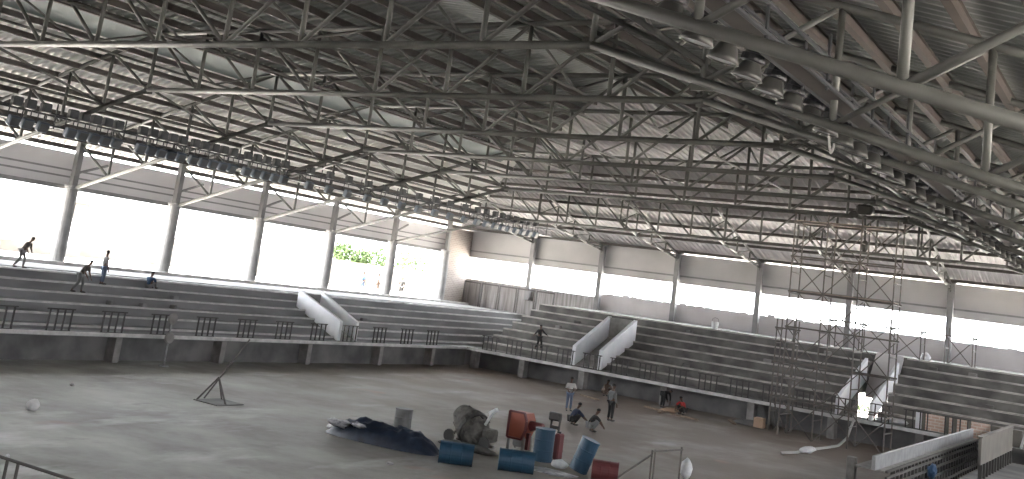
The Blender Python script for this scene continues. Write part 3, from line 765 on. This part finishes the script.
# red hopper machine
t = thing('hopper_machine', (34.8, 20.2, 0), 'red hopper machine on pale legs between mixer and upright drum', 'machine')
mb = MB(); c0 = Vector((34.8, 20.62, .92))
poly = [(-.42, -.46), (.3, -.46), (.46, -.1), (.46, .2), (.32, .46), (-.42, .46)]
mb.prism([(c0.x-.35, c0.y-a*.85, c0.z+b) for a, b in poly], (.7, 0, 0)); mb.build('hopper', 'orange', t)
mb = MB()
for k in range(6):
    a, b = poly[k], poly[(k+1) % 6]
    mb.bar((c0.x-.36, c0.y-a[0]*.88, c0.z+a[1]*1.04), (c0.x-.36, c0.y-b[0]*.88, c0.z+b[1]*1.04), .09, .07)
mb.build('rim_band', 'redpaint', t)
MB().tube((34.8, 20.2, .95), (34.75, 19.65, 1.05), .2, 12, .09).build('spout', 'redpaint', t)
for sx in (-.28, .28):
    for sy in (-.3, .34): MB().bounds((34.8+sx-.04, 20.62+sy-.04, 0), (34.8+sx+.04, 20.62+sy+.04, .55)).build('leg', 'pier', t)
MB().box((34.7, 20.55, .3), (.42, .46, .3), None, .05).build('motor', 'galv', t)
MB().bounds((34.55, 20.1, .1), (34.7, 20.23, .7)).build('red_pipe', 'redpaint', t)
# hand cart and jerry can
t = thing('hand_cart', (35.5, 19.6, 0), 'dark upright hand cart behind the standing blue drum', 'cart')
for s in (-.18, .18): MB().tube((35.4, 19.55+s, .1), (35.5, 19.55+s, 1.5), .04).build('upright', 'dark', t)
for z in (.5, 1.0, 1.35): MB().bar((35.45, 19.37, z), (35.45, 19.73, z), .05, .12).build('crossbar', 'dark', t)
MB().box((35.4, 19.55, 1.4), (.2, .5, .3), None, .04).build('bundle', 'dark', t)
MB().bounds((35.0, 19.3, .06), (35.45, 19.8, .12)).build('toe_plate', 'dark', t)
for s in (-.3, .3): MB().lathe([(.16, -.05), (.18, 0), (.16, .05)], Matrix.Translation((35.5, 19.55+s, .18)) @ Matrix.Rotation(PI/2, 4, 'X'), 14).build('wheel', 'dark', t)
t = thing('jerry_can', (34.6, 18.65, 0), 'narrow red can standing right behind the upright blue drum', 'can')
MB().bounds((34.4, 18.72, .02), (34.8, 18.95, .95), .05).build('body', 'redpaint', t); MB().tube((34.6, 18.83, .93), (34.6, 18.83, 1.02), .05).build('cap', 'dark', t)
tag(MB().blob((33.3, 18.0, .13), (.26, .32, .16), 2, .3, 2).build('cement_sack', 'bag', smooth=True), 'small white sack between the two upright blue drums', 'sack')
tag(MB().blob((32.1, 17.6, .03), (.5, .9, .04), 2, .4, 2).build('spilled_sheet', 'plastic', smooth=True), 'flat pale plastic sheet on the floor before the drums', 'sheet')
rnd = random.Random(3)
for k in range(14):
    r_ = rnd.choice((0, 1, 2, 3, 4, 5)); y = rnd.choice((rnd.uniform(34.5, 40), rnd.uniform(17.5, 30.5), rnd.uniform(3, 12.5))); x = FX0+FT*r_+.6; z = FZ0+FR*r_
    tag(MB().box((x, y, z+.11), (.3, .45, .22), Quaternion((0, 0, 1), rnd.uniform(-.6, .6)), .02).build('concrete_block', rnd.choice(('pier', 'under', 'tier_far'))), 'small loose concrete block lying on a row of the far stand', 'block', 'loose blocks on the far stand')
for k in range(6):
    r_ = rnd.choice((0, 1, 2, 3, 4)); x = rnd.choice((rnd.uniform(24, 46), rnd.uniform(52, 60))); y = LY0+LT*r_+.5; z = LZ0+LR*r_
    tag(MB().box((x, y, z+.1), (.4, .28, .2), Quaternion((0, 0, 1), rnd.uniform(-.6, .6)), .02).build('concrete_block', rnd.choice(('pier', 'under', 'tier'))), 'small loose concrete block lying on a row of the long stand', 'block', 'loose blocks on the long stand')
# tripod with leaning pole
t = thing('tripod_stand', (29.2, 31.4, 0), 'small tripod with a long leaning pole on the left floor', 'tripod')
ap = Vector((29.3, 31.4, .95))
for p in ((28.75, 31.85, 0), (29.2, 30.65, 0), (29.95, 31.7, 0)): MB().tube(p, ap, .035).build('leg', 'frame', t)
MB().tube((29.0, 31.7, .1), (30.2, 31.0, 2.5), .03).build('pole', 'frame', t)
MB().bounds((28.7, 30.6, 0), (30.1, 31.95, .04), .01).build('base_mat', 'under', t)
t = thing('pole_lamp', (34.0, 40.3, 0), 'thin pole with two round heads before the long stand', 'pole')
MB().tube((34.0, 40.3, 0), (34.0, 40.3, 2.3), .04).build('pole', 'galv', t)
for z in (1.35, 2.25): MB().lathe([(.05, -.05), (.26, -.05), (.28, 0), (.24, .06), (.05, .08)], Matrix.Translation((33.95, 40.2, z)) @ Matrix.Rotation(PI/2, 4, 'X') , 16).build('round_head', 'pier', t)
MB().lathe([(.25, 0), (.25, .04), (.05, .06)], Matrix.Translation((34.0, 40.3, 0)), 14).build('foot', 'galv', t)
tag(MB().blob((21.2, 31.0, .16), (.22, .2, .2), 2, .2, 2).build('white_bag', 'bag', smooth=True), 'round white bag alone on the left floor', 'bag')
tag(MB().blob((25.6, 35.3, .05), (.1, .1, .06), 1, .3).build('white_scrap', 'bag', smooth=True), 'tiny white scrap on the left floor near the stand', 'scrap')
tag(MB().blob((27.1, 20.7, .03), (.1, .14, .05), 1, .3).build('white_scrap', 'bag', smooth=True), 'tiny white scrap on the floor before the tarp', 'scrap')
t = thing('pipe_barrier', (14, 20.5, 0), 'thin pipe barrier cut by the lower left corner', 'barrier')
MB().tube((13.9, 21.3, 1.0), (14.1, 18.6, 1.0), .035).build('top_rail', 'dark2', t)
for y in (20.95, 20.55, 18.7): MB().tube((14.0, y, 0), (14.0, y, 1.0), .035).build('post', 'dark2', t)
MB().blob((13.98, 20.95, 1.03), (.06, .06, .06), 1).build('clamp', 'bag', t)
t = thing('pipe_trestle', (36, 15.2, 0), 'rusty pipe trestle with a sloping brace at the lower edge', 'trestle')
for p, q, n_ in (((34.6, 15.1, 1.05), (36.6, 14.8, 1.05), 'top_rail'), ((34.6, 15.1, 0), (34.6, 15.1, 1.1), 'post'), ((34.85, 15.1, 0), (34.85, 15.1, 1.1), 'post'), ((36.5, 14.8, 0), (36.5, 14.8, 1.15), 'post'), ((34.6, 15.1, .95), (33.0, 15.8, 0), 'brace')):
    MB().tube(p, q, .035).build(n_, 'scaf', t)
tag(MB().blob((37.0, 14.75, .38), (.2, .22, .38), 2, .25, 2).build('white_sack', 'bag', smooth=True), 'white sack standing at the end of the pipe trestle', 'sack')
tag(MB().tube((33.5, 14.9, .05), (41.5, 10.6, .05), .05).build('floor_pipe', 'galv'), 'long pale pipe lying on the floor along the lower edge', 'pipe')
tag(MB().bounds((58.9, 19.2, 0), (59.4, 19.75, .55), .02).build('cardboard_box', 'card'), 'brown carton on the dirt before the far stand', 'box')
for i, (x, y, a, l) in enumerate(((57.0, 24.6, .3, 'timber plank on the dirt nearest the squatting red shirt worker'), (57.6, 25.2, 1.2, 'timber plank on the dirt between the two workers by the far stand'),
                                  (58.9, 21.0, .5, 'dark timber plank lying left of the brown carton'), (56.6, 23.0, 1.4, 'timber plank on the dirt right of the red shirt worker'), (56.8, 29.2, 1.1, 'timber plank on the dirt behind the white shirt worker'))):
    tag(MB().box((x, y, .05), (1.8, .22, .08), Quaternion((0, 0, 1), a)).build('plank', 'wood'), l, 'plank', 'loose planks near the far stand')
tag(MB().blob((57.9, 24.5, .1), (.6, .5, .14), 2, .5, 3).build('rubble_heap', 'card', smooth=True), 'small tan rubble heap beside the squatting red shirt worker', 'rubble')
tag(MB().blob((59.4, 20.2, .1), (.5, .9, .2), 2, .5, 3).build('rubble_heap', 'under', smooth=True), 'dark rubble heap beside the brown carton', 'rubble')
t = thing('bucket', (70.5, 26.8, 4.86), 'pale bucket on the top tier below a far column', 'bucket')
MB().lathe([(.2, 4.86), (.27, 5.4), (.24, 5.4), (.18, 4.9)], Matrix.Translation((69.9, 26.8, 0)), 16).build('pail', 'bag', t)
MB().path([(69.9, 26.54, 5.38), (69.9, 26.6, 5.6), (69.9, 26.8, 5.68), (69.9, 27.0, 5.6), (69.9, 27.06, 5.38)], .012, 5).build('handle', 'dark', t)

# ------------------------------------------------------------------ outside on the open side
wo = MB(); wo.bounds((-20, 70, 3.6), (120, 70.3, 6.0)); o = wo.build('yard_wall', 'outwall'); tag(o, 'pale boundary wall in the sunlit yard beyond the columns', 'wall')
t = thing('outbuilding', (44, 69, 3.6), 'pale small building with two arched windows in the sunlit yard', 'building')
MB().bounds((39, 67, 3.6), (47, 69.8, 7.6)).build('walls', 'outwall', t)
MB().bounds((38.7, 66.7, 7.6), (47.3, 69.9, 7.8)).build('roof_slab', 'wall', t)
for x in (40.5, 44.5):
    MB().bounds((x, 66.9, 4.4), (x+1.5, 67, 6.4)).build('window', 'wall', t)
def tree(x, y, z, R, label, sd_):
    t = thing('tree', (x, y, z), label, 'tree', 'trees beyond the yard wall')
    MB().tube((x, y, z), (x, y, z+3.2), .18, 8, .1).build('trunk', 'trunk', t)
    rnd = random.Random(sd_); mb = MB()
    for k in range(420):
        d = Vector((rnd.gauss(0, 1), rnd.gauss(0, 1), rnd.gauss(0, .8))).normalized()*R*rnd.uniform(.5, 1)
        p = Vector((x, y, z+3.6))+d; q = Quaternion(Vector((rnd.random()-.5, rnd.random()-.5, rnd.random()-.5)).normalized(), rnd.uniform(0, 6.28))
        s = rnd.uniform(.18, .34)
        vs_ = [mb.bm.verts.new(p+q @ Vector(v)) for v in ((-s, 0, 0), (0, -s*.5, .03), (s, 0, 0), (0, s*.5, .03))]
        mb.bm.faces.new(vs_)
    mb.build('crown', 'leaf', t)
for i, (x, y, z, R, l) in enumerate(((82.0, 73, 3.3, 1.2, 'sunlit green tree over the yard wall, leftmost'), (85.0, 73, 2.9, 1.1, 'sunlit green tree over the yard wall, second from left'),
                                     (88.6, 73.5, 3.0, 1.6, 'broad sunlit green tree over the yard wall left of a column'), (94.5, 73.5, 2.9, 2.0, 'broad sunlit green tree over the yard wall nearest the corner'))):
    tree(x, y, z, R, l, 5+i)
for i, (x, y, l) in enumerate(((84, 19.9, 'green shrub outside seen through the passage, left'), (85, 21.1, 'green shrub outside seen through the passage, right'))):
    t = thing('shrub', (x, y, -.15), l, 'shrub', 'shrubs outside the passage')
    rnd = random.Random(i); mb = MB(); MB().tube((x, y, -.15), (x, y, .4), .05).build('stem', 'trunk', t)
    for k in range(120):
        p = Vector((x+rnd.gauss(0, .35), y+rnd.gauss(0, .35), .25+abs(rnd.gauss(0, .35)))); s = .14
        q = Quaternion(Vector((rnd.random()-.5, rnd.random()-.5, rnd.random()-.5)).normalized(), rnd.uniform(0, 6.28))
        mb.bm.faces.new([mb.bm.verts.new(p+q @ Vector(v)) for v in ((-s, 0, 0), (0, -s*.5, .02), (s, 0, 0), (0, s*.5, .02))])
    mb.build('leaves', 'leaf', t)

# ------------------------------------------------------------------ people
def skinned(pts, edges, rad, root, sub=1):
    me = bpy.data.meshes.new('tmp'); me.from_pydata([Vector(p) for p in pts], edges, [])
    o = bpy.data.objects.new('tmp', me); col.objects.link(o)
    md = o.modifiers.new('s', 'SKIN'); md.use_smooth_shade = True; md.branch_smoothing = .4
    if not me.skin_vertices: me.skin_vertices.new()
    sv = me.skin_vertices[0].data
    for i, r in enumerate(rad):
        sv[i].radius = (r, r) if not isinstance(r, tuple) else r; sv[i].use_root = (i == root)
    if sub: s = o.modifiers.new('d', 'SUBSURF'); s.levels = sub; s.render_levels = sub
    dg = bpy.context.evaluated_depsgraph_get()
    me2 = bpy.data.meshes.new_from_object(o.evaluated_get(dg))
    bpy.data.objects.remove(o); bpy.data.meshes.remove(me)
    return me2
def person(loc, face, pose, label, shirt, trousers, hgt=1.7, long_sleeve=False, cap=None):
    """pose: joints in local metres for a 1.7 m figure; x to its right, y forwards, z up"""
    J = {k: Vector(v) for k, v in pose.items()}
    t = thing('person', loc, label, 'person', 'workers on site'); t.rotation_euler = (0, 0, face); t.scale = (hgt/1.7,)*3
    pts, ed, rad = [], [], []
    def add(p, r, prev=None):
        pts.append(Vector(p)); rad.append(r)
        if prev is not None: ed.append((prev, len(pts)-1))
        return len(pts)-1
    up = (J['neck']-J['pelvis']).normalized()
    pel = add(J['pelvis'], .13); ab = add(J['pelvis'].lerp(J['neck'], .42), .125, pel); ch = add(J['pelvis'].lerp(J['neck'], .78), .145, ab)
    nk = add(J['neck'], .06, ch)
    hd = (J['head']-J['neck']).normalized()
    h1 = add(J['neck']+hd*.1, .065, nk); h2 = add(J['neck']+hd*.17, .088, h1); h3 = add(J['neck']+hd*.25, .085, h2); add(J['neck']+hd*.29, .055, h3)
    for s in ('l', 'r'):
        sh = add(J['sh_'+s], .068, ch); el = add(J['el_'+s], .048, sh); wr = add(J['wr_'+s], .034, el)
        d = (J['wr_'+s]-J['el_'+s]).normalized()
        side = d.cross(Vector((0, 0, 1))); side = side.normalized() if side.length > .1 else Vector((1, 0, 0))
        pm = add(J['wr_'+s]+d*.07, .034, wr)
        for k, (off, L) in enumerate(((-.026, .075), (-.009, .085), (.009, .08), (.026, .065))):
            b = add(J['wr_'+s]+d*.1+side*off, .011, pm); m1 = add(J['wr_'+s]+d*(.1+L*.5)+side*off*1.15-Vector((0, 0, .006)), .0095, b)
            add(J['wr_'+s]+d*(.1+L)+side*off*1.2-Vector((0, 0, .022)), .008, m1)
        tb = add(J['wr_'+s]+d*.045+side*.036, .012, wr); add(J['wr_'+s]+d*.085+side*.058, .009, tb)
        hp = add(J['hip_'+s], .09, pel); kn = add(J['kn_'+s], .058, hp); an = add(J['an_'+s], .042, kn)
        ft = add(J['toe_'+s].lerp(J['an_'+s], .4)-Vector((0, 0, .02)), .04, an); add(J['toe_'+s], .032, ft)
    me = skinned(pts, ed, rad, pel); me.name = 'body'
    # face: nose, ears, eyes on the same mesh
    bm = bmesh.new(); bm.from_mesh(me)
    fw = Vector((0, 1, 0)); fw = (fw-hd*fw.dot(hd)).normalized(); rt = fw.cross(hd).normalized(); base = J['neck']+hd*.19
    def ball(c, r, mi, n=1):
        q = bmesh.ops.create_icosphere(bm, subdivisions=n, radius=r, matrix=Matrix.Translation(c))
        for v in q['verts']:
            for f in v.link_faces: f.material_index = mi; f.smooth = True
    ball(base+fw*.088-hd*.012, .017, 0); ball(base+rt*.085, .02, 0); ball(base-rt*.085, .02, 0)
    for s in (-1, 1): ball(base+fw*.076+rt*.032*s+hd*.012, .01, 1)
    ball(base+fw*.076-hd*.05, .014, 2)
    bm.to_mesh(me); bm.free()
    me.materials.append(M['skin']); me.materials.append(M['hair']); me.materials.append(M['skin'])
    o = bpy.data.objects.new('body', me); col.objects.link(o); o.parent = t
    # shirt
    pts2 = [J['pelvis']-up*.02, J['pelvis'].lerp(J['neck'], .42), J['pelvis'].lerp(J['neck'], .8), J['neck']-up*.03]
    r2 = [.155, .148, .165, .085]; e2 = [(0, 1), (1, 2), (2, 3)]
    for s in ('l', 'r'):
        i0 = len(pts2); pts2 += [J['sh_'+s], J['el_'+s]]; r2 += [.085, .066]; e2 += [(2, i0), (i0, i0+1)]
        if long_sleeve: pts2.append(J['el_'+s].lerp(J['wr_'+s], .9)); r2.append(.05); e2.append((i0+1, i0+2))
    me = skinned(pts2, e2, r2, 0); me.name = 'shirt'; me.materials.append(shirt)
    o = bpy.data.objects.new('shirt', me); col.objects.link(o); o.parent = t
    pts3 = [J['pelvis']+up*.04]; r3 = [.15]; e3 = []
    for s in ('l', 'r'):
        i0 = len(pts3); pts3 += [J['hip_'+s], J['kn_'+s], J['an_'+s].lerp(J['kn_'+s], .1)]; r3 += [.108, .078, .066]; e3 += [(0, i0), (i0, i0+1), (i0+1, i0+2)]
    me = skinned(pts3, e3, r3, 0); me.name = 'trousers'; me.materials.append(trousers)
    o = bpy.data.objects.new('trousers', me); col.objects.link(o); o.parent = t
    for s in ('l', 'r'):
        mb = MB(); a = J['an_'+s]; b = J['toe_'+s]; d = b-a; c = a.lerp(b, .45); q = Vector((d.x, d.y, 0)).to_track_quat('Y', 'Z')
        mb.blob((c.x, c.y, max(.045, min(a.z, b.z)+.005)), (.05, .15, .05), 2, 0, rot=q.to_matrix())
        org_t = org[t]; org[t] = Vector((0, 0, 0)); mb.build('shoe', 'dark', t, smooth=True); org[t] = org_t
    mb = MB(); q = hd.to_track_quat('Z', 'Y').to_matrix()
    mb.blob(base+hd*.055-fw*.018, (.1, .1, .075), 2, .12, 5)
    org_t = org[t]; org[t] = Vector((0, 0, 0)); mb.build('cap' if cap else 'hair', cap or 'hair', t, smooth=True); org[t] = org_t
    return t
STAND = dict(pelvis=(0, 0, .9), neck=(0, .0, 1.43), head=(0, .03, 1.65), sh_l=(-.19, 0, 1.36), el_l=(-.25, -.02, 1.08), wr_l=(-.24, .08, .84), sh_r=(.19, 0, 1.36), el_r=(.25, -.02, 1.08), wr_r=(.24, .08, .84),
             hip_l=(-.09, 0, .86), kn_l=(-.1, .02, .47), an_l=(-.11, -.02, .08), toe_l=(-.13, .17, .035), hip_r=(.09, 0, .86), kn_r=(.1, .02, .47), an_r=(.11, -.02, .08), toe_r=(.13, .17, .035))
def P_(**k): d = dict(STAND); d.update(k); return d
HOLD = P_(el_l=(-.27, .05, 1.1), wr_l=(-.12, .28, 1.08), el_r=(.27, .05, 1.1), wr_r=(.12, .28, 1.12), head=(0, .06, 1.64))
WALK = P_(kn_l=(-.1, .16, .49), an_l=(-.1, .2, .09), toe_l=(-.1, .4, .05), kn_r=(.1, -.04, .47), an_r=(.1, -.28, .12), toe_r=(.1, -.12, .035), wr_l=(-.24, -.14, .88), wr_r=(.24, .2, .9))
LEAN = P_(pelvis=(0, 0, .88), neck=(.0, .3, 1.32), head=(0, .42, 1.5), sh_l=(-.19, .26, 1.26), sh_r=(.19, .26, 1.26), el_l=(-.24, .3, 1.0), wr_l=(-.2, .42, .8), el_r=(.24, .3, 1.0), wr_r=(.2, .42, .8), kn_l=(-.1, .16, .5), an_l=(-.1, .14, .08), toe_l=(-.1, .34, .035), an_r=(.1, -.25, .1), toe_r=(.1, -.06, .035))
SQUAT = P_(pelvis=(0, -.12, .3), neck=(0, .16, .76), head=(0, .27, .96), sh_l=(-.18, .14, .69), sh_r=(.18, .14, .69), el_l=(-.25, .35, .5), wr_l=(-.1, .5, .32), el_r=(.25, .35, .5), wr_r=(.1, .52, .3),
           hip_l=(-.1, -.1, .3), kn_l=(-.17, .3, .5), an_l=(-.13, .0, .08), toe_l=(-.16, .2, .035), hip_r=(.1, -.1, .3), kn_r=(.17, .3, .5), an_r=(.13, .0, .08), toe_r=(.16, .2, .035))
REACH = dict(SQUAT); REACH.update(el_r=(.22, .45, .42), wr_r=(.16, .72, .22), el_l=(-.2, .45, .45), wr_l=(-.05, .7, .25))
BEND = P_(pelvis=(0, -.12, .84), neck=(0, .38, 1.0), head=(0, .58, 1.02), sh_l=(-.18, .34, .96), sh_r=(.18, .34, .96), el_l=(-.2, .42, .68), wr_l=(-.12, .5, .42), el_r=(.2, .42, .68), wr_r=(.12, .5, .42))
ARMS = P_(el_l=(-.4, .05, 1.2), wr_l=(-.62, .1, 1.05), el_r=(.4, .05, 1.2), wr_r=(.62, .1, 1.05), kn_l=(-.14, .12, .49), an_l=(-.16, .1, .08), toe_l=(-.18, .3, .035), an_r=(.12, -.2, .1), toe_r=(.14, 0, .035))
SIT = P_(pelvis=(0, 0, .12), neck=(0, .12, .62), head=(0, .2, .82), sh_l=(-.19, .1, .55), sh_r=(.19, .1, .55), el_l=(-.25, .25, .36), wr_l=(-.12, .42, .34), el_r=(.25, .25, .36), wr_r=(.12, .42, .34), hip_l=(-.1, .02, .12), hip_r=(.1, .02, .12),
         kn_l=(-.14, .4, .4), an_l=(-.12, .55, .06), toe_l=(-.14, .74, .04), kn_r=(.14, .4, .4), an_r=(.12, .55, .06), toe_r=(.14, .74, .04))
wt = cloth('white_shirt', (.55, .53, .52, 1)); jn = cloth('blue_jeans', (.09, .12, .18, 1)); bl = cloth('navy_shirt', (.03, .04, .07, 1)); dk = cloth('black_cloth', (.02, .02, .02, 1))
gy = cloth('grey_cloth', (.16, .16, .16, 1)); rdc = cloth('red_shirt', (.4, .03, .03, 1)); tn = cloth('tan_cloth', (.05, .04, .032, 1)); sk = cloth('sky_blue_shirt', (.015, .045, .1, 1)); db = cloth('brown_cloth', (.14, .1, .08, 1))
def lz(k): return LZ0+LR*k
def ly(k): return LY0+LT*k+.45
person((48.9, 26.3, 0), 2.4, HOLD, 'standing person in white shirt and jeans looking at their hands', wt, jn, 1.72)
person((44.3, 23.5, 0), -2.2, REACH, 'squatting person in navy shirt reaching to the floor', bl, dk, 1.7)
person((43.5, 22.1, 0), -2.4, SQUAT, 'squatting person in black with back turned, right of the navy shirt', dk, gy, 1.7)
person((48.4, 23.6, 0), -1.9, P_(), 'standing person in grey top and black trousers right of the squatters', gy, dk, 1.8, True)
person((59.4, 25.6, 0), -2.0, BEND, 'bending person in black working before the far stand', dk, dk, 1.65, True)
person((57.8, 23.6, 0), 1.2, SQUAT, 'squatting person in red shirt on the dirt by the far stand', rdc, dk, 1.7)
person((59.6, 29.6, 0), 2.6, SQUAT, 'squatting person in brown under the far walkway behind the standing pair', db, db, 1.7)
person((63.15, 36.9, 1.82), 2.9, ARMS, 'person in black with arms spread on the far stand', dk, dk, 1.7, True)
person((29.9, ly(5), lz(5)), 3.7, LEAN, 'leaning tan shirted person on the top tier at far left', tn, gy, 1.65)
person((32.1, ly(3), lz(3)), -2.6, LEAN, 'person in pale top stepping down the long stand at left', tn, gy, 1.75)
person((34.05, ly(4), lz(4)), -1.8, P_(), 'standing person in grey-blue clothes on the long stand at left', gy, jn, 1.72, True)
person((37.0, ly(4), lz(4)), -1.2, SIT, 'person sitting low on the long stand right of the standing one', sk, gy, 1.7)
person((65.0, 55.2, 3.66), -1.6, P_(), 'person in sky blue shirt standing between columns on the sunny side', sk, jn, 1.7)
person((66.9, 55.2, 3.66), -2.2, WALK, 'person in tan clothes walking between columns on the sunny side', tn, db, 1.7)
person((70.4, 55.4, 3.66), 2.2, P_(), 'person in black half hidden behind a column on the sunny side', dk, dk, 1.65)
